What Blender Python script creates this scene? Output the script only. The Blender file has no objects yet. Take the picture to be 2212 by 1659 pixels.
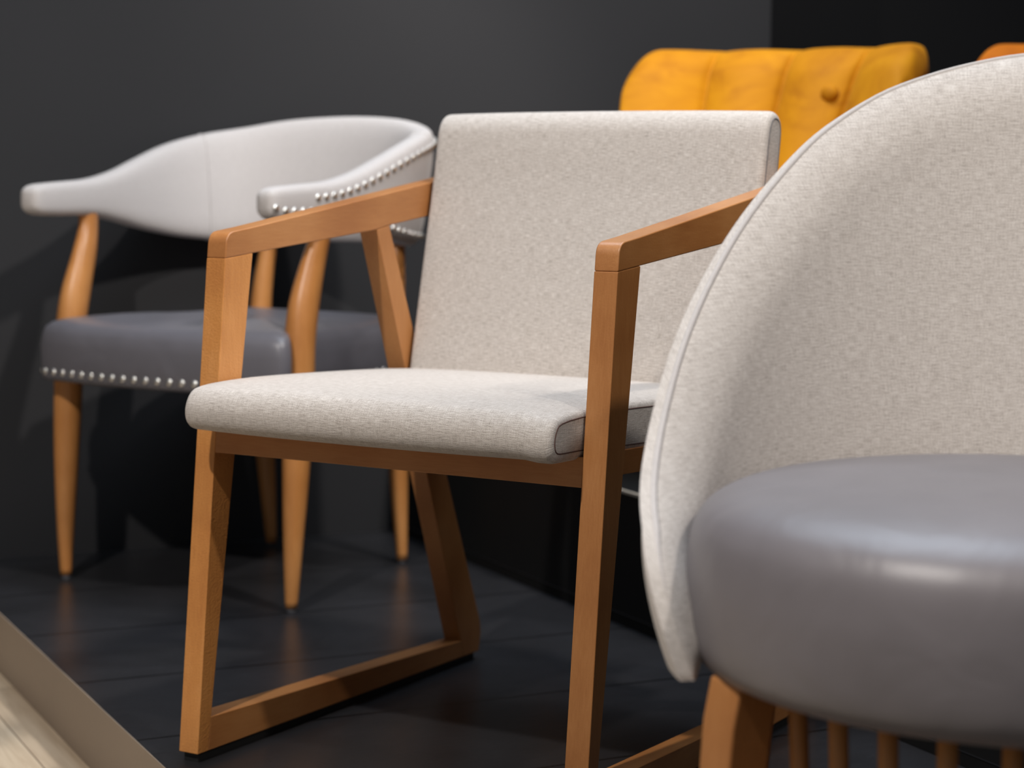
import bpy, math, random
from mathutils import Vector, Matrix
random.seed(4)
S = bpy.context.scene
COL = S.collection
PI = math.pi

# ------------------------------------------------------------------ camera
FPX, PITCH, ROLL, CAMH = 4356.25, math.radians(5.7856), math.radians(0.4922), 0.72794
Fv = Vector((0, math.cos(PITCH), -math.sin(PITCH)))
R0 = Vector((1, 0, 0)); U0 = R0.cross(Fv)
Rv = R0 * math.cos(ROLL) + U0 * math.sin(ROLL)
Uv = U0 * math.cos(ROLL) - R0 * math.sin(ROLL)
cd = bpy.data.cameras.new('camera'); cam = bpy.data.objects.new('camera', cd); COL.objects.link(cam)
M = Matrix((Rv, Uv, -Fv)).transposed().to_4x4(); M.translation = Vector((0, 0, CAMH))
cam.matrix_world = M
cd.sensor_width = 36; cd.lens = FPX / 2212 * 36; cd.clip_start = 0.05
cd.dof.use_dof = True; cd.dof.focus_distance = 2.22; cd.dof.aperture_fstop = 4.8
S.camera = cam
S.view_settings.view_transform = 'Standard'; S.view_settings.look = 'None'
S.view_settings.exposure = -0.14; S.view_settings.gamma = 1.0; S.view_settings.use_curve_mapping = False

# ------------------------------------------------------------------ light
w = bpy.data.worlds.new('world'); S.world = w; w.use_nodes = True
w.node_tree.nodes['Background'].inputs[0].default_value = (0.86, 0.92, 1.0, 1)
w.node_tree.nodes['Background'].inputs[1].default_value = 0.115

def aim(o, tgt):
    d = Vector(tgt) - o.location
    o.rotation_euler = d.to_track_quat('-Z', 'Y').to_euler()

def spot(loc, tgt, power, size, ang, col, blend=0.6):
    l = bpy.data.lights.new('ceiling_spot', 'SPOT'); l.energy = power; l.shadow_soft_size = size
    l.spot_size = math.radians(ang); l.spot_blend = blend; l.color = col
    o = bpy.data.objects.new('ceiling_spot', l); COL.objects.link(o); o.location = loc; aim(o, tgt)
    return o

def area(loc, tgt, power, sx, sy, col):
    l = bpy.data.lights.new('ceiling_panel', 'AREA'); l.shape = 'RECTANGLE'; l.size = sx; l.size_y = sy
    l.energy = power; l.color = col
    o = bpy.data.objects.new('ceiling_panel', l); COL.objects.link(o); o.location = loc; aim(o, tgt)
    return o

WARM = (1.0, 0.94, 0.88)
spot((-1.08, 0.57, 2.75), (0.05, 2.45, 0.30), 265, 0.045, 80, WARM, 0.8)
spot((1.05, 1.75, 2.85), (-0.64, 3.48, 0.5), 230, 0.09, 48, WARM, 0.5)
spot((0.62, 3.1, 2.95), (0.55, 4.5, 1.5), 230, 0.05, 76, WARM, 0.8)
spot((1.55, 0.15, 2.8), (0.36, 1.72, 0.55), 120, 0.05, 32, WARM, 0.8)
area((0.15, 3.0, 3.0), (0.25, 2.0, 0.4), 62, 1.6, 1.8, (0.74, 0.86, 1.0))

# ------------------------------------------------------------------ node helpers
def new_mat(name):
    m = bpy.data.materials.new(name); m.use_nodes = True
    nt = m.node_tree; b = nt.nodes['Principled BSDF']
    return m, nt, b

def nd(nt, typ, **kw):
    n = nt.nodes.new(typ)
    for k, v in kw.items():
        if k.startswith('i_'):
            n.inputs[int(k[2:]) if k[2:].isdigit() else k[2:]].default_value = v
        else:
            setattr(n, k, v)
    return n

def ramp(nt, fac, stops):
    r = nt.nodes.new('ShaderNodeValToRGB'); cr = r.color_ramp
    while len(cr.elements) < len(stops): cr.elements.new(0.5)
    for e, (p, c) in zip(cr.elements, stops):
        e.position = p; e.color = (*c, 1) if len(c) == 3 else c
    nt.links.new(fac, r.inputs[0]); return r.outputs[0]

def srgb(r, g, b):
    f = lambda c: ((c / 255 + 0.055) / 1.055) ** 2.4 if c > 10 else c / 255 / 12.92
    return (f(r), f(g), f(b))

def noise(nt, vec, scale, detail=2.0, rough=0.5, dist=0.0):
    n = nt.nodes.new('ShaderNodeTexNoise'); n.inputs['Scale'].default_value = scale
    n.inputs['Detail'].default_value = detail; n.inputs['Roughness'].default_value = rough
    n.inputs['Distortion'].default_value = dist
    nt.links.new(vec, n.inputs['Vector']); return n.outputs[0]

def mapping(nt, src, scale=(1, 1, 1), rot=(0, 0, 0), loc=(0, 0, 0)):
    m = nt.nodes.new('ShaderNodeMapping'); m.inputs['Scale'].default_value = scale
    m.inputs['Rotation'].default_value = rot; m.inputs['Location'].default_value = loc
    nt.links.new(src, m.inputs[0]); return m.outputs[0]

def bump(nt, h, b, strength, dist, prev=None):
    n = nt.nodes.new('ShaderNodeBump'); n.inputs['Strength'].default_value = strength
    n.inputs['Distance'].default_value = dist
    nt.links.new(h, n.inputs['Height'])
    if prev: nt.links.new(prev, n.inputs['Normal'])
    nt.links.new(n.outputs[0], b.inputs['Normal']); return n.outputs[0]

def mathn(nt, op, a, b=None):
    n = nt.nodes.new('ShaderNodeMath'); n.operation = op
    for i, v in enumerate((a, b)):
        if v is None: continue
        if isinstance(v, (int, float)): n.inputs[i].default_value = v
        else: nt.links.new(v, n.inputs[i])
    return n.outputs[0]

# ------------------------------------------------------------------ materials
def fabric_mat(name, dark, mid, light, contrast=1.0, bstr=0.5, thread=0.0011):
    m, nt, b = new_mat(name)
    tc = nd(nt, 'ShaderNodeTexCoord'); uv = tc.outputs['UV']
    k = 1 / thread
    sep = nt.nodes.new('ShaderNodeSeparateXYZ')
    wob = nt.nodes.new('ShaderNodeTexNoise'); wob.inputs['Scale'].default_value = 90; wob.inputs['Detail'].default_value = 2
    nt.links.new(uv, wob.inputs['Vector'])
    va = nt.nodes.new('ShaderNodeVectorMath'); va.operation = 'MULTIPLY_ADD'
    nt.links.new(wob.outputs[1], va.inputs[0]); va.inputs[1].default_value = (0.003, 0.003, 0); nt.links.new(uv, va.inputs[2])
    nt.links.new(va.outputs[0], sep.inputs[0])
    sx = mathn(nt, 'SINE', mathn(nt, 'MULTIPLY', sep.outputs[0], 2 * PI * k))
    sy = mathn(nt, 'SINE', mathn(nt, 'MULTIPLY', sep.outputs[1], 2 * PI * k))
    weave = mathn(nt, 'MULTIPLY', mathn(nt, 'MULTIPLY', sx, sy), 0.5)
    h = noise(nt, mapping(nt, uv, (95, k * 1.1, 1)), 1.0, 1.5, 0.5)
    v = noise(nt, mapping(nt, uv, (k * 1.1, 85, 1), loc=(31, 7, 0)), 1.0, 1.5, 0.5)
    low = noise(nt, mapping(nt, uv, (28, 60, 1)), 1.0, 2, 0.5)
    fin = noise(nt, uv, k * 1.3, 1, 0.5)
    ctr = lambda q, a: mathn(nt, 'MULTIPLY', mathn(nt, 'SUBTRACT', q, 0.5), a)
    s = mathn(nt, 'ADD', ctr(h, 0.48), ctr(v, 0.28))
    s = mathn(nt, 'ADD', s, ctr(fin, 0.46))
    s = mathn(nt, 'ADD', s, ctr(low, 0.07))
    s = mathn(nt, 'ADD', s, mathn(nt, 'MULTIPLY', weave, 0.14))
    s = mathn(nt, 'ADD', s, 0.5)
    c = 0.185 / contrast
    col = ramp(nt, s, [(0.5 - c, dark), (0.5, mid), (0.5 + c, light)])
    nt.links.new(col, b.inputs['Base Color'])
    b.inputs['Roughness'].default_value = 0.92
    b.inputs['Specular IOR Level'].default_value = 0.25
    b.inputs['Sheen Weight'].default_value = 0.12; b.inputs['Sheen Roughness'].default_value = 0.5
    bump(nt, s, b, bstr, 0.0014)
    return m

LINEN = fabric_mat('linen_weave', srgb(152, 143, 135), srgb(191, 183, 176), srgb(216, 210, 204), 1.0, 0.6, 0.0012)
LINEN2 = fabric_mat('linen_tub_weave', srgb(168, 160, 153), srgb(205, 197, 190), srgb(226, 220, 214), 1.0, 0.45, 0.0013)
LINEN3 = fabric_mat('smooth_cloth', srgb(186, 180, 177), srgb(200, 194, 191), srgb(212, 206, 203), 0.8, 0.2, 0.0010)

def wood_mat(name, c1, c2, c3, rough=0.42, vein=0.45, along='z'):
    m, nt, b = new_mat(name)
    tc = nd(nt, 'ShaderNodeTexCoord'); ob = tc.outputs['Object']
    sc = {'z': (60, 60, 5), 'y': (60, 5, 60), 'x': (5, 60, 60)}[along]
    g = noise(nt, mapping(nt, ob, sc), 1.0, 4, 0.6, 0.4)
    f = noise(nt, mapping(nt, ob, tuple(v * 8 for v in sc)), 1.0, 2, 0.6)
    big = noise(nt, ob, 7.0, 2, 0.5)
    s = mathn(nt, 'ADD', mathn(nt, 'MULTIPLY', g, 0.45 * vein), mathn(nt, 'MULTIPLY', f, 0.2))
    s = mathn(nt, 'ADD', s, mathn(nt, 'MULTIPLY', big, 0.35 + 0.45 * (1 - vein)))
    col = ramp(nt, s, [(0.36, c1), (0.5, c2), (0.64, c3)])
    nt.links.new(col, b.inputs['Base Color'])
    b.inputs['Roughness'].default_value = rough
    b.inputs['Coat Weight'].default_value = 0.15; b.inputs['Coat Roughness'].default_value = 0.3
    pore = noise(nt, ob, 420.0, 2, 0.5)
    bump(nt, pore, b, 0.16, 0.0008)
    return m

WC = (srgb(160, 102, 54), srgb(174, 116, 65), srgb(186, 129, 77))
WOOD = wood_mat('stained_beech', *WC)
WOODY = wood_mat('stained_beech_lengthwise', *WC, along='y')
WOODX = wood_mat('stained_beech_crosswise', *WC, along='x')
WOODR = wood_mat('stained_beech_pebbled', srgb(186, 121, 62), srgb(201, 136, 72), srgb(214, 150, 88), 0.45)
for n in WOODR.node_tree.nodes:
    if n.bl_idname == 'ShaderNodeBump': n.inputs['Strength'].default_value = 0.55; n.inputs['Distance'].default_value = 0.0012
WOODB = wood_mat('stained_beech_round', srgb(178, 116, 60), srgb(194, 131, 72), srgb(208, 146, 86), 0.38)

def leather_mat(name, col, rough):
    m, nt, b = new_mat(name)
    tc = nd(nt, 'ShaderNodeTexCoord'); ob = tc.outputs['Object']
    v = nt.nodes.new('ShaderNodeTexVoronoi'); v.inputs['Scale'].default_value = 600
    nt.links.new(ob, v.inputs['Vector'])
    big = noise(nt, ob, 9, 2, 0.5)
    c = ramp(nt, big, [(0.3, tuple(x * 0.9 for x in col)), (0.7, tuple(x * 1.1 for x in col))])
    nt.links.new(c, b.inputs['Base Color'])
    b.inputs['Roughness'].default_value = rough
    b.inputs['Specular IOR Level'].default_value = 0.5
    p = bump(nt, v.outputs[0], b, 0.12, 0.0006)
    wr = noise(nt, ob, 14, 2, 0.5, 0.6)
    bump(nt, wr, b, 0.35, 0.006, p)
    return m

LEATHER = leather_mat('grey_leather', srgb(104, 102, 108), 0.36)
LEATHER2 = leather_mat('grey_leather_tub', srgb(118, 113, 116), 0.42)

def velvet_mat(name, c1, c2, c3):
    m, nt, b = new_mat(name)
    tc = nd(nt, 'ShaderNodeTexCoord'); ob = tc.outputs['Object']
    n1 = noise(nt, mapping(nt, ob, (1, 1, 1.6)), 9, 3, 0.55, 0.8)
    c = ramp(nt, n1, [(0.3, c1), (0.5, c2), (0.72, c3)])
    nt.links.new(c, b.inputs['Base Color'])
    b.inputs['Roughness'].default_value = 0.75
    b.inputs['Specular IOR Level'].default_value = 0.2
    b.inputs['Sheen Weight'].default_value = 0.06; b.inputs['Sheen Roughness'].default_value = 0.35
    b.inputs['Sheen Tint'].default_value = (1.0, 0.62, 0.2, 1)
    bump(nt, n1, b, 0.18, 0.008)
    return m
VELVET = velvet_mat('amber_velvet', srgb(160, 100, 2), srgb(178, 117, 4), srgb(188, 128, 8))
VELVET2 = velvet_mat('orange_velvet', srgb(166, 86, 6), srgb(182, 100, 10), srgb(196, 114, 16))

def plain(name, col, rough, metal=0.0):
    m, nt, b = new_mat(name)
    b.inputs['Base Color'].default_value = (*col, 1); b.inputs['Roughness'].default_value = rough
    b.inputs['Metallic'].default_value = metal
    return m
RUBBER = plain('black_rubber', (0.012, 0.012, 0.012), 0.6)
NAIL = plain('silver_nail', (0.92, 0.90, 0.86), 0.38, 1.0)
THREAD = plain('dark_thread', srgb(84, 60, 54), 0.9)
GREYTH = plain('grey_thread', srgb(96, 94, 98), 0.9)
GLIDE = plain('grey_glide', srgb(90, 90, 95), 0.5)
ALU = plain('pale_edge_strip', srgb(176, 166, 152), 0.5, 0.0)
DIMSTRIP = plain('dim_metal_strip', srgb(120, 120, 122), 0.35, 1.0)

def wall_mat(name, col, rough=0.75):
    m, nt, b = new_mat(name)
    tc = nd(nt, 'ShaderNodeTexCoord')
    n1 = noise(nt, tc.outputs['Object'], 1.3, 3, 0.5)
    c = ramp(nt, n1, [(0.3, tuple(x * 0.92 for x in col)), (0.7, tuple(x * 1.08 for x in col))])
    nt.links.new(c, b.inputs['Base Color']); b.inputs['Roughness'].default_value = rough
    b.inputs['Specular IOR Level'].default_value = 0.3
    n2 = noise(nt, tc.outputs['Object'], 500, 2, 0.5)
    bump(nt, n2, b, 0.12, 0.001)
    return m
WALLG = wall_mat('charcoal_wall_paint', srgb(45, 45, 47))
WALLB = wall_mat('black_wall_paint', srgb(17, 18, 21))
PLINTH = wall_mat('black_plinth_panel', srgb(17, 17, 17), 0.6)

def slab_mat():
    m, nt, b = new_mat('black_laminate')
    tc = nd(nt, 'ShaderNodeTexCoord'); ob = tc.outputs['Object']
    big = noise(nt, ob, 4, 4, 0.6, 0.5)
    scr = noise(nt, mapping(nt, ob, (30, 160, 1), rot=(0, 0, 0.5)), 1.0, 4, 0.7, 1.0)
    c = ramp(nt, big, [(0.3, srgb(37, 37, 39)), (0.7, srgb(48, 48, 51))])
    sc = ramp(nt, scr, [(0.62, (0, 0, 0)), (0.8, (0.02, 0.02, 0.021))])
    mx = nt.nodes.new('ShaderNodeMixRGB'); mx.blend_type = 'ADD'; mx.inputs[0].default_value = 1
    nt.links.new(c, mx.inputs[1]); nt.links.new(sc, mx.inputs[2])
    # board joints: thin dark lines every 0.325 m along local y
    sep = nt.nodes.new('ShaderNodeSeparateXYZ'); nt.links.new(ob, sep.inputs[0])
    y = mathn(nt, 'MULTIPLY', mathn(nt, 'SUBTRACT', sep.outputs[1], 3.16), 1 / 0.325)
    fr = mathn(nt, 'ABSOLUTE', mathn(nt, 'SUBTRACT', mathn(nt, 'FRACT', mathn(nt, 'ADD', y, 20.5)), 0.5))
    ln = mathn(nt, 'LESS_THAN', fr, 0.008)
    mx2 = nt.nodes.new('ShaderNodeMixRGB'); nt.links.new(ln, mx2.inputs[0])
    nt.links.new(mx.outputs[0], mx2.inputs[1]); mx2.inputs[2].default_value = (0.002, 0.002, 0.002, 1)
    nt.links.new(mx2.outputs[0], b.inputs['Base Color'])
    r = ramp(nt, scr, [(0.3, (0.27,) * 3), (0.8, (0.36,) * 3)])
    nt.links.new(r, b.inputs['Roughness'])
    bump(nt, noise(nt, ob, 320, 3, 0.6), b, 0.08, 0.0006)
    return m
SLAB = slab_mat()

def oak_mat():
    m, nt, b = new_mat('pale_oak_floor')
    tc = nd(nt, 'ShaderNodeTexCoord'); ob = tc.outputs['Object']
    br = nt.nodes.new('ShaderNodeTexBrick')
    br.inputs['Scale'].default_value = 1; br.inputs['Brick Width'].default_value = 1.3
    br.inputs['Row Height'].default_value = 0.13; br.inputs['Mortar Size'].default_value = 0.0012
    br.inputs['Color1'].default_value = (*srgb(214, 196, 170), 1)
    br.inputs['Color2'].default_value = (*srgb(186, 166, 142), 1)
    br.inputs['Mortar'].default_value = (*srgb(120, 102, 84), 1)
    nt.links.new(mapping(nt, ob, (1, 1, 1), rot=(0, 0, PI / 2), loc=(0.0, -0.104, 0)), br.inputs['Vector'])
    g = noise(nt, mapping(nt, ob, (70, 4, 1)), 1.0, 5, 0.65, 0.8)
    c = ramp(nt, g, [(0.3, (0.68, 0.62, 0.56)), (0.6, (1, 1, 1))])
    mx = nt.nodes.new('ShaderNodeMixRGB'); mx.blend_type = 'MULTIPLY'; mx.inputs[0].default_value = 0.8
    nt.links.new(br.outputs[0], mx.inputs[1]); nt.links.new(c, mx.inputs[2])
    nt.links.new(mx.outputs[0], b.inputs['Base Color']); b.inputs['Roughness'].default_value = 0.45
    bump(nt, g, b, 0.15, 0.001)
    return m
OAK = oak_mat()
RISER = wall_mat('taupe_riser', srgb(152, 136, 120), 0.55)

# ------------------------------------------------------------------ mesh helpers
def mesh(name, verts, faces, mat, parent=None, uvs=None, smooth=True):
    me = bpy.data.meshes.new(name); me.from_pydata([tuple(v) for v in verts], [], faces); me.update()
    if uvs is not None:
        l = me.uv_layers.new(name='UVMap')
        for poly in me.polygons:
            for li, vi in zip(poly.loop_indices, poly.vertices):
                l.data[li].uv = uvs[vi] if not callable(uvs) else uvs(poly, vi)
    me.materials.append(mat)
    for p in me.polygons: p.use_smooth = smooth
    o = bpy.data.objects.new(name, me); COL.objects.link(o)
    if parent: o.parent = parent
    return o

def fix_normals(o):
    import bmesh
    bm = bmesh.new(); bm.from_mesh(o.data); bmesh.ops.recalc_face_normals(bm, faces=bm.faces[:])
    bm.to_mesh(o.data); bm.free(); return o

def bevel(o, wd, seg=3, ang=30):
    b = o.modifiers.new('bevel', 'BEVEL'); b.width = wd; b.segments = seg
    b.limit_method = 'ANGLE'; b.angle_limit = math.radians(ang); b.harden_normals = True
    return o

def subsurf(o, n=1):
    s = o.modifiers.new('sub', 'SUBSURF'); s.levels = n; s.render_levels = n; return o

def empty(name, loc, rotz, label, cat, group=None):
    o = bpy.data.objects.new(name, None); COL.objects.link(o); o.empty_display_size = 0.1
    o.location = loc; o.rotation_euler = (0, 0, rotz); o['label'] = label; o['category'] = cat
    if group: o['group'] = group
    return o

def loft(name, rings, mat, parent=None, cap=True, smooth=True):
    """closed rings of equal length; uv in metres (around, along)"""
    n = len(rings[0]); V = []; F = []; UV = []
    per = [0.0]
    mid = rings[len(rings) // 2]
    for j in range(n): per.append(per[-1] + (Vector(mid[(j + 1) % n]) - Vector(mid[j])).length)
    al = 0.0
    for i, r in enumerate(rings):
        if i: al += (Vector(r[0]) - Vector(rings[i - 1][0])).length
        for j, q in enumerate(r):
            V.append(q); UV.append((al, per[j]))
    for i in range(len(rings) - 1):
        for j in range(n):
            a = i * n + j; b = i * n + (j + 1) % n
            F.append((a, b, b + n, a + n))
    if cap:
        F.append(tuple(range(n))[::-1]); F.append(tuple((len(rings) - 1) * n + j for j in range(n)))
    return fix_normals(mesh(name, V, F, mat, parent, UV, smooth))

def tube(name, pts, rad, mat, parent=None, seg=8, closed=False):
    pts = [Vector(p) for p in pts]; rings = []
    n = len(pts)
    up = None
    for i, p in enumerate(pts):
        a = pts[(i - 1) % n] if (closed or i > 0) else p
        b = pts[(i + 1) % n] if (closed or i < n - 1) else p
        t = (b - a).normalized()
        if up is None:
            up = Vector((0, 0, 1)) if abs(t.z) < 0.9 else Vector((1, 0, 0))
        s = t.cross(up).normalized(); up = s.cross(t).normalized()
        r = rad(i / (n - 1)) if callable(rad) else rad
        rings.append([p + (s * math.cos(2 * PI * k / seg) + up * math.sin(2 * PI * k / seg)) * r for k in range(seg)])
    if closed: rings.append(rings[0])
    return loft(name, rings, mat, parent, cap=not closed)

def extrude_profile(name, poly, x0, x1, mat, parent, bev=0.002, smooth=False):
    """poly: [(y,z)] closed polygon extruded along x"""
    n = len(poly)
    V = [(x0, y, z) for y, z in poly] + [(x1, y, z) for y, z in poly]
    F = [tuple(range(n)), tuple(range(2 * n - 1, n - 1, -1))]
    F += [(i, (i + 1) % n, n + (i + 1) % n, n + i) for i in range(n)]
    o = fix_normals(mesh(name, V, F, mat, parent, None, smooth))
    if bev:
        for p in o.data.polygons: p.use_smooth = True
        bevel(o, bev, 3, 25)
    return o

def catmull(pts, k=8, closed=False):
    P = [Vector(p) for p in pts]; n = len(P); out = []
    rng = range(n) if closed else range(n - 1)
    for i in rng:
        p0 = P[(i - 1) % n] if (closed or i > 0) else P[i] * 2 - P[i + 1]
        p1 = P[i]; p2 = P[(i + 1) % n]
        p3 = P[(i + 2) % n] if (closed or i + 2 < n) else P[i + 1] * 2 - P[i]
        for j in range(k):
            t = j / k
            out.append(0.5 * ((2 * p1) + (-p0 + p2) * t + (2 * p0 - 5 * p1 + 4 * p2 - p3) * t * t + (-p0 + 3 * p1 - 3 * p2 + p3) * t ** 3))
    if not closed: out.append(P[-1])
    return out

def round_corner(poly, idx, r, k=6):
    """replace corner idx of 2D polygon by an arc-like curve"""
    n = len(poly); p = Vector(poly[idx]); a = Vector(poly[idx - 1]); b = Vector(poly[(idx + 1) % n])
    s = p + (a - p).normalized() * r; e = p + (b - p).normalized() * r
    arc = []
    for i in range(k + 1):
        t = i / k; arc.append(tuple((1 - t) ** 2 * s + 2 * t * (1 - t) * p + t * t * e))
    return poly[:idx] + arc + poly[idx + 1:]

# ------------------------------------------------------------------ setting (rotated room frame: x = n, y = e)
TH = math.radians(25.933)
PLAT, PLIN, WALLE = 0.682, 1.592, 3.84
def struct(name, V, F, mat, bev=0, loc=(0, 0, 0)):
    o = fix_normals(mesh(name, V, F, mat, None, None, False)); o.rotation_euler = (0, 0, TH); o.location = loc
    if bev: bevel(o, bev, 2)
    o['kind'] = 'structure'; return o
def boxvf(x0, x1, y0, y1, z0, z1):
    V = [(x, y, z) for x in (x0, x1) for y in (y0, y1) for z in (z0, z1)]
    F = [(0, 1, 3, 2), (4, 6, 7, 5), (0, 4, 5, 1), (2, 3, 7, 6), (0, 2, 6, 4), (1, 5, 7, 3)]
    return V, F
FZ = -0.103
struct('floor', *boxvf(-2.2, 4.6, -2.0, 4.6, FZ - 0.05, FZ), OAK)
struct('trim_1', *boxvf(PLAT, PLAT + 0.0015, -2.0, WALLE, FZ, -0.0005), RISER)
struct('trim_2', *boxvf(PLIN - 0.0015, PLIN, -2.0, WALLE, 0.0190, 0.0200), DIMSTRIP)
struct('trim_3', *boxvf(PLIN - 0.001, PLIN + 0.006, -2.0, WALLE, 0.2195, 0.2240), ALU)
struct('wall_left', *boxvf(-2.2, 2.50, WALLE, WALLE + 0.06, FZ, 3.1), WALLG)
struct('wall_back', *boxvf(2.3, 4.6, WALLE + 0.75, WALLE + 0.8, FZ, 3.1), WALLB)
struct('wall_right', *boxvf(4.55, 4.6, -2.0, WALLE + 0.75, FZ, 3.1), WALLB)

def struct_thing(name, V, F, mat, label, cat, bev=0):
    o = fix_normals(mesh(name, V, F, mat, None, None, False)); o.rotation_euler = (0, 0, TH)
    if bev: bevel(o, bev, 2)
    o['label'] = label; o['category'] = cat; return o
struct_thing('display_platform', *boxvf(PLAT + 0.0015, 4.5, -2.0, WALLE - 0.002, FZ, 0.0), SLAB,
             'low black display platform with dull reflections and a taupe side, under the chairs', 'platform', 0.001)
struct_thing('display_plinth', *boxvf(PLIN, 4.5, -2.0, WALLE - 0.002, 0.0, 0.2195), PLINTH,
             'black raised plinth behind the chairs, carrying the mustard velvet chairs', 'plinth', 0.001)

# ------------------------------------------------------------------ chair A : sled frame armchair
A = empty('armchair', (-0.41337, 2.46699, 0), math.radians(-30.852),
          'armchair with square wooden sled frame and pale linen seat and back', 'chair')
T, W = 0.030, 0.58
def yz(L): return [(-v, z) for v, z in L]
ZG = 0.012
post = [(-0.0, ZG), (-0.0604, 0.6277), (-0.1151, 0.6328), (-0.0208, ZG)]
arm = [(-0.0604, 0.6277), (-0.0640, 0.6595), (-0.110, 0.6650), (-0.267, 0.6868), (-0.575, 0.7305),
       (-0.585, 0.6830), (-0.4201, 0.6632), (-0.3896, 0.6576), (-0.1151, 0.6328)]
rear = [(-0.3896, 0.6576), (-0.4201, 0.6632), (-0.672, ZG + 0.035), (-0.664, ZG), (-0.6216, ZG)]
rail = [(-0.0208, ZG), (-0.0268, 0.0547), (-0.6133, 0.0377), (-0.6216, ZG)]
arm_r = round_corner(arm, 1, 0.014)
rear_r = round_corner(rear, 2, 0.02)
for sgn, x0 in ((-1, 0.0), (1, W - T)):
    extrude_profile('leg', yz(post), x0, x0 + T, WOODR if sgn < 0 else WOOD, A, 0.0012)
    extrude_profile('leg', yz(rear_r), x0, x0 + T, WOOD, A, 0.0012)
    extrude_profile('armrest', yz(arm_r), x0, x0 + T, WOODY, A, 0.0018)
    extrude_profile('sled_rail', yz(rail), x0, x0 + T, WOODY, A, 0.0012)
    extrude_profile('floor_glide', yz([(-0.006, 0.0), (-0.006, ZG), (-0.655, ZG), (-0.655, 0.0)]), x0 + 0.004, x0 + T - 0.004, RUBBER, A, 0.0)
zr = 0.3878; vf = -(zr - ZG) / (0.6277 - ZG) * 0.0604
extrude_profile('front_rail', yz([(vf - 0.0005, zr), (vf - 0.0005 - 0.0033, zr + 0.034), (vf - 0.026, zr + 0.034), (vf - 0.024, zr)]), T, W - T, WOODX, A, 0.0008)
for x0 in (T, W - T - 0.022):
    extrude_profile('side_rail', yz([(vf - 0.026, zr + 0.006), (vf - 0.026, zr + 0.034), (-0.50, zr + 0.020), (-0.50, zr - 0.012)]), x0, x0 + 0.022, WOODY, A, 0.0008)
extrude_profile('rear_rail', yz([(-0.50, 0.385), (-0.50, 0.41), (-0.525, 0.41), (-0.525, 0.385)]), T, W - T, WOODX, A, 0.0008)

def cushion(name, prof, x0, x1, parent, mat, rnd=0.010, nseg=26, puff=0.004, seam_mat=THREAD, centre=None, seam_r=0.0009, sag=None):
    """prof: closed smooth (y,z) loop; ends rounded; end panels flat with a seam"""
    prof = [Vector(p) for p in prof]
    c = centre or sum(prof, Vector((0, 0))) / len(prof)
    c = Vector(c)
    # per-vertex inward normals (prof given in one winding)
    n = len(prof); nor = []
    area2 = sum(prof[i].x * prof[(i + 1) % n].y - prof[(i + 1) % n].x * prof[i].y for i in range(n))
    sg = 1 if area2 > 0 else -1
    for i in range(n):
        t = (prof[(i + 1) % n] - prof[i - 1]).normalized()
        nor.append(Vector((-t.y, t.x)) * sg)
    steps = []
    for k in range(5): a = k / 4 * PI / 2; steps.append((x0 + rnd * (1 - math.sin(a)), rnd * (1 - math.cos(a))))
    steps = [(x0 + rnd * (1 - math.sin(PI / 2 * (1 - k / 4))), rnd * (1 - math.cos(PI / 2 * (1 - k / 4)))) for k in range(5)]
    body = [(x0 + rnd + (x1 - x0 - 2 * rnd) * (k + 1) / (nseg + 1), 0.0) for k in range(nseg)]
    ends = [(x0 + x1 - x, i) for x, i in steps[::-1]]
    rings = []
    for x, ins in steps + body + ends:
        u = (x - x0) / (x1 - x0); pf = puff * (4 * u * (1 - u)) ** 0.6
        r = []
        for i in range(n):
            q = prof[i] + nor[i] * (ins - pf)
            dz = sag(u, i / n) if sag else 0
            r.append((x, q.x, q.y + dz))
        rings.append(r)
    V = []; F = []; UV = []
    arc = [0.0]
    for j in range(n): arc.append(arc[-1] + (prof[(j + 1) % n] - prof[j]).length)
    for r in rings:
        for j, q in enumerate(r): V.append(q); UV.append((q[0], arc[j]))
    # duplicate seam column to keep uv clean
    m = len(rings); base = len(V)
    for r in rings: V.append(r[0]); UV.append((r[0][0], arc[n]))
    for i in range(m - 1):
        for j in range(n):
            a = i * n + j
            if j < n - 1: F.append((a, a + 1, a + 1 + n, a + n))
            else: F.append((a, base + i, base + i + 1, a + n))
    # end panels as separate uv'd fans
    for ri in (0, m - 1):
        b0 = len(V); r = rings[ri]
        V.append((r[0][0], c.x, c.y)); UV.append((c.x, c.y))
        for q in r: V.append(q); UV.append((q[1], q[2]))
        for j in range(n): F.append((b0, b0 + 1 + j, b0 + 1 + (j + 1) % n))
    o = mesh(name, V, F, mat, parent, UV, True)
    import bmesh
    bm = bmesh.new(); bm.from_mesh(o.data); bmesh.ops.remove_doubles(bm, verts=bm.verts[:], dist=0.00002)
    bmesh.ops.recalc_face_normals(bm, faces=bm.faces[:]); bm.to_mesh(o.data); bm.free()
    for ri in (0, m - 1):
        tube('seam', [Vector(q) for q in rings[ri][::2]], seam_r, seam_mat, o, 5, True)
    return o

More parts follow.
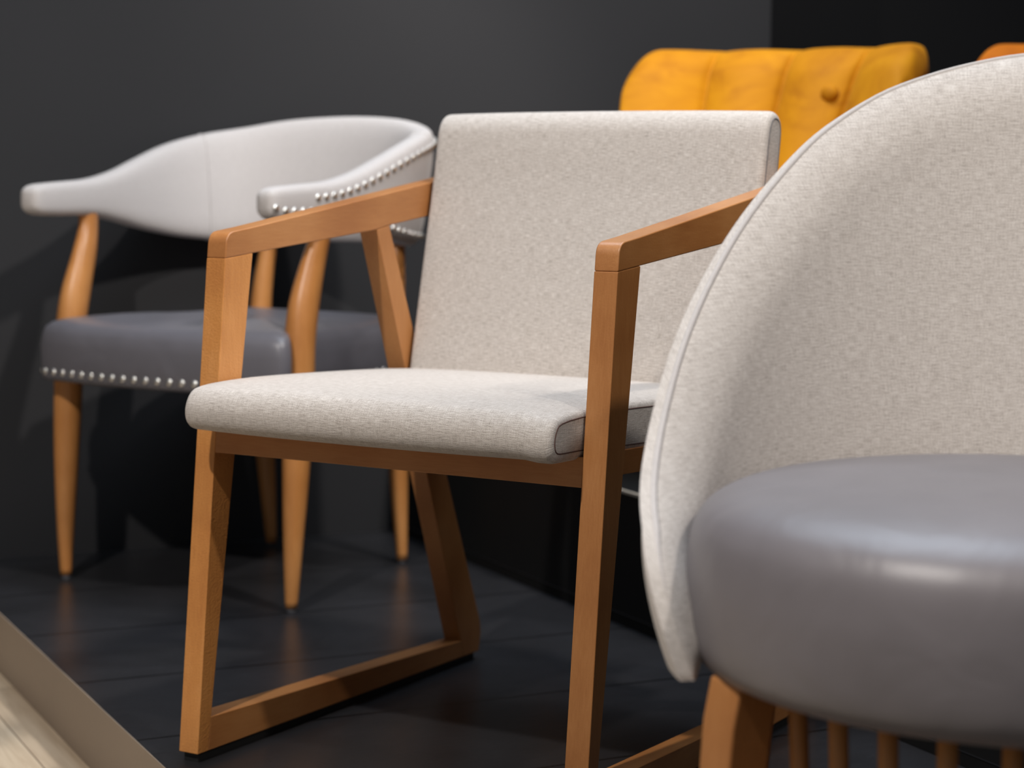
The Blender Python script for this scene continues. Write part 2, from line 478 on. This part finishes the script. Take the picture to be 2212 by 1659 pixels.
seat_prof = [(-0.006, 0.4225), (0.015, 0.4245), (0.0255, 0.434), (0.0270, 0.450), (0.019, 0.466), (0.004, 0.4735), (-0.040, 0.4765), (-0.12, 0.4765),
             (-0.25, 0.4720), (-0.38, 0.4660), (-0.47, 0.4600), (-0.54, 0.4570), (-0.562, 0.446), (-0.566, 0.425), (-0.552, 0.408), (-0.50, 0.404),
             (-0.38, 0.4075), (-0.25, 0.4115), (-0.12, 0.4175), (-0.05, 0.4215)]
def seat_sag(u, t):
    edge = min(u, 1 - u)
    return -0.004 * math.exp(-((u - 0.97) / 0.03) ** 2)
sp = [(p.x * 1.0, p.y) for p in catmull([(-v, z, 0) for v, z in seat_prof], 4, True)]
cushion('seat_cushion', sp, 0.033, 0.547, A, LINEN, 0.009, 30, 0.0035, THREAD, (0.26, 0.440), 0.0008, seat_sag)
back_prof = [(-0.458, 0.425), (-0.461, 0.46), (-0.474, 0.523), (-0.488, 0.588), (-0.503, 0.655), (-0.5175, 0.719), (-0.5285, 0.779), (-0.535, 0.803), (-0.547, 0.8165), (-0.563, 0.8195),
             (-0.578, 0.812), (-0.5845, 0.796), (-0.581, 0.766), (-0.569, 0.70), (-0.556, 0.64), (-0.540, 0.57), (-0.527, 0.51), (-0.516, 0.45), (-0.505, 0.425), (-0.48, 0.418)]
bp = [(p.x, p.y) for p in catmull([(-v, z, 0) for v, z in back_prof], 4, True)]
cushion('back_cushion', bp, 0.034, 0.547, A, LINEN, 0.009, 30, 0.003, GREYTH, (0.52, 0.62), 0.0008)

# ------------------------------------------------------------------ chair B : nailhead armchair
B = empty('armchair', (-0.588, 3.4749, 0), math.radians(-31.648),
          'nailhead-trimmed armchair with curved pale back and grey leather seat by the wall', 'chair')
def limb(name, pts, mat, parent, seg=16, k=8):
    """pts: (x,y,z,rx,ry) smooth limb with horizontal elliptical sections"""
    P = catmull([p[:3] for p in pts], k); Rr = catmull([(p[3], p[4], 0) for p in pts], k)
    rings = []
    for p, r in zip(P, Rr):
        rings.append([(p.x + r.x * math.cos(2 * PI * j / seg), p.y + r.y * math.sin(2 * PI * j / seg), p.z) for j in range(seg)])
    return loft(name, rings, mat, parent)
for s in (-1, 1):
    lg = limb('leg', [(s * 0.258, 0.000, 0.008, 0.0105, 0.0105), (s * 0.2595, 0.003, 0.10, 0.016, 0.016), (s * 0.261, 0.010, 0.24, 0.023, 0.023),
                      (s * 0.261, 0.018, 0.38, 0.0265, 0.026), (s * 0.260, 0.022, 0.45, 0.0265, 0.027), (s * 0.259, 0.036, 0.52, 0.0235, 0.030),
                      (s * 0.260, 0.060, 0.59, 0.0180, 0.026), (s * 0.264, 0.075, 0.635, 0.0150, 0.021), (s * 0.266, 0.078, 0.664, 0.0145, 0.020)], WOODB, B)
    limb('floor_glide', [(s * 0.258, 0, 0.0, 0.008, 0.008), (s * 0.258, 0, 0.004, 0.0085, 0.0085), (s * 0.258, 0, 0.009, 0.0085, 0.0085)], GLIDE, B, 12, 2)
    limb('leg', [(s * 0.158, 0.470, 0.006, 0.0105, 0.0105), (s * 0.159, 0.460, 0.12, 0.016, 0.016), (s * 0.161, 0.447, 0.28, 0.022, 0.022),
                 (s * 0.162, 0.440, 0.40, 0.024, 0.024), (s * 0.158, 0.443, 0.50, 0.020, 0.020), (s * 0.152, 0.458, 0.60, 0.016, 0.016), (s * 0.150, 0.464, 0.63, 0.015, 0.015)], WOODB, B)
    limb('floor_glide', [(s * 0.158, 0.47, 0.0, 0.008, 0.008), (s * 0.158, 0.47, 0.004, 0.0085, 0.0085), (s * 0.158, 0.47, 0.007, 0.0085, 0.0085)], GLIDE, B, 12, 2)

# seat outline with notches round the front legs
def seat_outline():
    half = [(0.0, -0.074), (0.08, -0.0715), (0.15, -0.065), (0.22, -0.054), (0.258, -0.046), (0.272, -0.038), (0.276, -0.024), (0.268, -0.012), (0.248, -0.008), (0.236, 0.002),
            (0.233, 0.025), (0.236, 0.050), (0.246, 0.058), (0.248, 0.075), (0.240, 0.15), (0.225, 0.26), (0.210, 0.36), (0.198, 0.42), (0.175, 0.45), (0.10, 0.465), (0.0, 0.470)]
    full = half + [(-x, y) for x, y in half[-2:0:-1]]
    return [Vector((p.x, p.y)) for p in catmull([(x, y, 0) for x, y in full], 4, True)]
OUT = seat_outline(); SC = Vector((0, 0.18))
rings = []
for z, off, sc in ((0.366, 0.010, 1), (0.368, 0.003, 1), (0.374, 0.0, 1), (0.40, -0.001, 1), (0.43, -0.002, 1), (0.450, 0.002, 1), (0.462, 0.008, 1), (0.470, 0.020, 1), (0.4755, 0.045, 1), (0.480, 0.09, 1), (0.484, 0.14, 1), (0.486, 0.19, 1)):
    r = []
    for q in OUT:
        d = (SC - q); L = d.length
        t = off / L if off > 0.03 else 0
        p = q + d * t if off > 0.03 else q + d.normalized() * off
        r.append((p.x, p.y, z))
    rings.append(r)
seatB = loft('seat', rings, LEATHER, B)
def nail(parent, p, nrm, r=0.0058):
    nrm = Vector(nrm).normalized(); a = nrm.orthogonal().normalized(); b = nrm.cross(a)
    V = []; F = []; sg = 12; lv = 4
    for i in range(lv):
        t = i / lv * PI / 2
        for j in range(sg):
            an = 2 * PI * j / sg
            V.append(Vector(p) + (a * math.cos(an) + b * math.sin(an)) * r * math.cos(t) + nrm * (r * 0.55 * math.sin(t)))
    V.append(Vector(p) + nrm * r * 0.55)
    for i in range(lv - 1):
        for j in range(sg):
            q = i * sg + j; q2 = i * sg + (j + 1) % sg
            F.append((q, q2, q2 + sg, q + sg))
    for j in range(sg): F.append(((lv - 1) * sg + j, (lv - 1) * sg + (j + 1) % sg, lv * sg))
    F.append(tuple(range(sg))[::-1])
    return fix_normals(mesh('nail', V, F, NAIL, parent))
def spaced(pts, step, start=0.0):
    out = []; acc = -start
    for i in range(len(pts) - 1):
        a, b = pts[i], pts[i + 1]; L = (b - a).length
        while acc <= L:
            if acc >= 0: out.append((a.lerp(b, acc / L if L else 0), (b - a).normalized()))
            acc += step
        acc -= L
    return out
front = [Vector((q.x, q.y, 0)) for q in OUT if q.y < -0.026]
front.sort(key=lambda q: q.x)
for p, t in spaced(front, 0.0262, -0.004):
    nail(seatB, (p.x, p.y - 0.0, 0.3825), (t.y, -t.x, 0), 0.0068)
for s in (-1, 1):
    side = [Vector((q.x, q.y, 0)) for q in OUT if q.x * s > 0.15 and 0.075 < q.y < 0.44]
    side.sort(key=lambda q: q.y)
    for p, t in spaced(side, 0.0275, -0.006):
        nail(seatB, (p.x, p.y, 0.3825), (t.y * s, -t.x * s, 0), 0.0062)

# wraparound back: station = (x, y, zbot, ztop, thickness)
st = [(-0.262, -0.076, 0.6680, 0.7050, 0.034), (-0.264, -0.056, 0.6590, 0.7125, 0.044), (-0.267, 0.00, 0.6570, 0.7170, 0.046), (-0.270, 0.08, 0.6560, 0.7230, 0.046), (-0.272, 0.15, 0.6450, 0.7380, 0.046),
      (-0.272, 0.22, 0.6300, 0.7620, 0.048), (-0.266, 0.30, 0.6160, 0.7900, 0.050), (-0.245, 0.375, 0.6080, 0.8100, 0.052), (-0.200, 0.440, 0.6060, 0.8240, 0.054), (-0.120, 0.482, 0.6060, 0.8400, 0.055), (0.0, 0.498, 0.6060, 0.8460, 0.055)]
full = st + [(-x, y, a, b, t) for x, y, a, b, t in st[-2::-1]]
PC = catmull([(s[0], s[1], 0) for s in full], 6); PZ = catmull([(s[2], s[3], s[4]) for s in full], 6)
rings = []; outer_top = []; outer_bot = []; sect = []
for i, (c, zz) in enumerate(zip(PC, PZ)):
    a = PC[max(i - 1, 0)]; b = PC[min(i + 1, len(PC) - 1)]; t = (b - a).normalized()
    nin = Vector((t.y, -t.x, 0))            # towards the sitter (path runs left tip > back > right tip)
    if nin.dot(Vector((0, 0.12, 0)) - c) < 0: nin = -nin
    zb, zt, th = zz; hz = (zt - zb) / 2; zc = (zt + zb) / 2
    e = 0
    if i == 0 or i == len(PC) - 1: hz *= 0.55; th *= 0.5
    r = []
    m = 28
    lean = 0.16 * max(0, (zt - zb) - 0.08) / 0.16
    for j in range(m):
        an = 2 * PI * j / m
        cx, sx = math.cos(an), math.sin(an)
        px = math.copysign(abs(cx) ** 0.55, cx) * th / 2; pz = math.copysign(abs(sx) ** 0.55, sx) * hz
        if abs(sx) > 0.9: pass
        p = c + nin * (px - (pz) * lean)
        r.append(Vector((p.x, p.y, zc + pz)))
    rings.append(r); sect.append((c, nin, zb, zt, th, lean, hz, zc))
bb = loft('backrest', rings, LINEN3, B)
n_ = len(PC)
# seams where arm pads meet the back
for k in (7 * 6, n_ - 1 - 7 * 6):
    r = rings[k]
    tube('seam', [q + (q - sum(r, Vector()) / len(r)).normalized() * 0.0002 for q in r], 0.0016, LINEN3, bb, 5, True)
# nail rows on the right outer face
half = [s for i, s in enumerate(sect) if i > n_ // 2 + 8]
half = half[::-1]
def outp(s, z):
    c, nin, zb, zt, th, lean, hz, zc = s
    return c + nin * (-(th / 2) * 0.985 - (z - zc) * lean) + Vector((0, 0, z))
botrow = [outp(s, s[2] + 0.016) for s in half[1:]]
toprow = [outp(s, s[3] - 0.024) for s in half[14:]]
def nrm_at(p):
    best = min(half, key=lambda s: (s[0] - Vector((p.x, p.y, 0))).length); return -best[1]
for row in (botrow, toprow):
    for p, t in spaced(row, 0.0215, -0.008):
        nail(bb, p, nrm_at(p), 0.0070)

# ------------------------------------------------------------------ chair C : tub chair
CX, CY, CYAW = 0.412, 1.60, math.radians(-18)
C = empty('tub_chair', (CX, CY, 0), CYAW, 'tub chair with tall curved linen shell and round grey leather seat', 'chair')
# seat (lathe)
seat_pts = [(0.0, 0.338), (0.20, 0.338), (0.240, 0.339), (0.256, 0.344), (0.2660, 0.362), (0.2700, 0.402), (0.2690, 0.428), (0.2655, 0.448), (0.259, 0.461), (0.250, 0.470), (0.235, 0.478),
            (0.215, 0.4835), (0.18, 0.4885), (0.13, 0.4925), (0.07, 0.4945), (0.015, 0.495)]
P = catmull([(r, z, 0) for r, z in seat_pts], 4)
rings = [[(max(q.x, 0.0005) * math.cos(2 * PI * j / 72), max(q.x, 0.0005) * math.sin(2 * PI * j / 72), q.y) for j in range(72)] for q in P]
loft('seat', rings, LEATHER2, C)
# shell: psi measured from the back direction
ztops = [(0, 0.855), (8, 0.851), (17, 0.838), (27, 0.816), (38, 0.774), (52, 0.699), (65, 0.624), (80, 0.540), (89, 0.500), (97, 0.474), (104, 0.455), (110, 0.437), (114, 0.418), (117, 0.395), (119, 0.368), (120, 0.344)]
def ztop(a):
    a = abs(a)
    for (a0, z0), (a1, z1) in zip(ztops, ztops[1:]):
        if a <= a1: return z0 + (z1 - z0) * (a - a0) / (a1 - a0)
    return ztops[-1][1]
AM, NA, NZ = 120.0, 120, 26
zs = [ztop(-AM + 2 * AM * i / NA) for i in range(NA + 1)]
for _ in range(3): zs = [zs[0]] + [(zs[i - 1] + 2 * zs[i] + zs[i + 1]) / 4 for i in range(1, NA)] + [zs[-1]]
def rout(z):
    r = 0.306 + 0.080 * max(0, z - 0.45) / 0.42
    if z < 0.44: r -= 0.019 * (min(0.44 - z, 0.1) / 0.095) ** 1.8
    return r
def shell_pt(i, t, inner, extra=0.0):
    a = math.radians(-AM + 2 * AM * i / NA); w = 1 - (1 - t) ** 1.9
    zb = 0.340; z = zb + (zs[i] - zb) * w
    i0, i1 = max(i - 1, 0), min(i + 1, NA)
    slope = (zs[i1] - zs[i0]) / ((i1 - i0) * math.radians(2 * AM / NA) * 0.31)
    d = (zs[i] - z) / math.sqrt(1 + slope * slope)
    d = min(d, (math.radians(AM) - abs(a)) * 0.30 + 0.002)
    x = max(0.0, min(1.0, d / 0.055)); k = (1 - (1 - x) ** 2) ** 0.75
    r = rout(z)
    k *= min(1.0, max(0.0, z - 0.336) / 0.030) ** 0.5
    if inner: r -= 0.0105 + 0.030 * k
    r += extra
    return Vector((r * math.sin(a), r * math.cos(a), z)), a
V = []; UV = []; F = []
for inner in (0, 1):
    for i in range(NA + 1):
        for j in range(NZ + 1):
            p, a = shell_pt(i, j / NZ, inner); V.append(p); UV.append((a * 0.3, p.z + inner * 0.011))
N = (NA + 1) * (NZ + 1)
for i in range(NA):
    for j in range(NZ):
        a = i * (NZ + 1) + j
        F.append((a, a + NZ + 1, a + NZ + 2, a + 1)); F.append((N + a, N + a + 1, N + a + NZ + 2, N + a + NZ + 1))
    a = i * (NZ + 1)
    F.append((a, N + a, N + a + NZ + 1, a + NZ + 1))
    F.append((a + NZ, a + 2 * NZ + 1, N + a + 2 * NZ + 1, N + a + NZ))
for i in (0, NA):
    for j in range(NZ):
        a = i * (NZ + 1) + j; F.append((a, a + 1, N + a + 1, N + a))
sh = fix_normals(mesh('backrest', V, F, LINEN2, C, UV))
bevel(sh, 0.0045, 3, 50)
welt = [shell_pt(i, 1.0, 1, -0.001)[0] + Vector((0, 0, -0.0015)) for i in range(2, NA - 1)]
tube('piping', welt, lambda t: 0.0003 + 0.0027 * min(1.0, 25 * t, 25 * (1 - t)), LINEN3, sh, 8)
# legs: square, tapered, set radially
for a, turn in ((-57, -42), (57, 42), (106, 116), (-106, -116)):
    ar = math.radians(a); tr = math.radians(turn); d = Vector((math.sin(ar), -math.cos(ar), 0))
    d2 = Vector((math.sin(tr), -math.cos(tr), 0)); s = Vector((-d2.y, d2.x, 0))
    rg = []
    for z, r, hw in ((0.0, 0.262, 0.0140), (0.12, 0.256, 0.0165), (0.25, 0.247, 0.0190), (0.31, 0.242, 0.0200), (0.344, 0.236, 0.0200)):
        c = d * r + Vector((0, 0, z))
        rg.append([c + d2 * hw + s * hw, c - d2 * hw + s * hw, c - d2 * hw - s * hw, c + d2 * hw - s * hw])
    o = loft('leg', rg, WOOD, C); bevel(o, 0.003, 3, 40)
for a in (-50, -36, -23, -10, 3, 16, 29, 42):
    ar = math.radians(a); d = Vector((math.sin(ar), -math.cos(ar), 0))
    tube('spindle', [d * 0.207 + Vector((0, 0, 0.375)), d * 0.198 + Vector((0, 0, 0.22)), d * 0.189 + Vector((0, 0, 0.052))], 0.0076, WOODB, C, 12)
arc = [Vector((math.sin(math.radians(t)) * 0.189, -math.cos(math.radians(t)) * 0.189, 0.04)) for t in range(-62, 63, 4)]
tube('spindle_rail', arc, 0.014, WOODB, C, 10)

# ------------------------------------------------------------------ chair D : channel-back velvet chairs on the plinth
def velvet_chair(name, loc, rot, mat, label):
    D = empty(name, loc, rot, label, 'chair')
    hw, H = 0.305, 0.757
    n, m = 136, 26
    V = []; F = []
    def surf(s, t, back):
        # s -1..1 across, t 0..1 up
        zt = H - 0.09 * max(0, (abs(s) - 0.80) / 0.20) ** 2.2
        z = 0.30 + (zt - 0.30) * t
        k = (H - z) / 0.5
        x = s * hw * (1 - 0.34 * k)
        y = -0.115 * abs(s) ** 2.6 - 0.30 * k + 0.07 * k * k
        ch = (s + 1) / 2 * 4; fr = ch - math.floor(ch)
        sf = max(0.0, math.sin(PI * fr)); pf = 0.034 * sf ** 0.3 + 0.022 * sf if 0 < fr < 1 else 0
        edge = min(1, max(0.0, 1 - abs(s)) / 0.06) ** 0.5
        topf = min(1, (1 - t) / 0.10) ** 0.5 if t < 1 else 0
        if back: return Vector((x, y + 0.10 * max(edge, 0.0) * (0.35 + 0.65 * topf) - 0.0, z))
        zz = z - 0.012 * (1 - max(0.0, 4 * fr * (1 - fr)) ** 0.4) * t ** 6
        return Vector((x, y - (pf + 0.02) * edge * (0.15 + 0.85 * topf), zz))
    for bk in (0, 1):
        for i in range(n + 1):
            for j in range(m + 1):
                V.append(surf(-1 + 2 * i / n, 1 - (1 - j / m) ** 1.6, bk))
    N = (n + 1) * (m + 1)
    for i in range(n):
        for j in range(m):
            a = i * (m + 1) + j
            F.append((a, a + m + 1, a + m + 2, a + 1)); F.append((N + a, N + a + 1, N + a + m + 2, N + a + m + 1))
        a = i * (m + 1)
        F.append((a + m, a + m + m + 1, N + a + 2 * m + 1, N + a + m))
        F.append((a, N + a, N + a + m + 1, a + m + 1))
    for i in (0, n):
        for j in range(m):
            a = i * (m + 1) + j; F.append((a, a + 1, N + a + 1, N + a))
    o = fix_normals(mesh('backrest', V, F, mat, D)); subsurf(o, 1)
    # button
    bp_ = surf(0.40, 0.80, 0)
    rg = [[(bp_.x + r * math.cos(2 * PI * j / 14), bp_.y + dy, bp_.z + r * math.sin(2 * PI * j / 14)) for j in range(14)] for r, dy in ((0.016, 0.01), (0.016, -0.004), (0.012, -0.010), (0.005, -0.012))]
    loft('button', rg, mat, o)
    # seat
    rg = []
    for z, e in ((0.30, 0.02), (0.31, 0.004), (0.36, 0.0), (0.42, 0.0), (0.445, 0.01), (0.458, 0.04), (0.464, 0.10)):
        rr = []
        for j in range(48):
            an = 2 * PI * j / 48; c, s_ = math.cos(an), math.sin(an)
            rr.append(((0.27 - e) * math.copysign(abs(c) ** 0.5, c), -0.34 + (0.27 - e) * math.copysign(abs(s_) ** 0.5, s_), z))
        rg.append(rr)
    loft('seat', rg, mat, D)
    for sx in (-1, 1):
        for y0, y1 in ((-0.52, -0.55), (-0.14, -0.06)):
            tube('leg', [(sx * 0.20, y0, 0.31), (sx * 0.225, y1, 0.0)], lambda t: 0.016 - 0.007 * t, WOODB, D, 12)
    return D
velvet_chair('velvet_chair', (0.535, 3.86, 0.2225), math.radians(-30), VELVET,
             'mustard velvet chair with a wide channel-tufted back, behind the linen armchair')
velvet_chair('velvet_chair', (1.13, 3.62, 0.2225), math.radians(-30), VELVET2,
             'burnt orange velvet chair showing only a sliver above the tub chair')
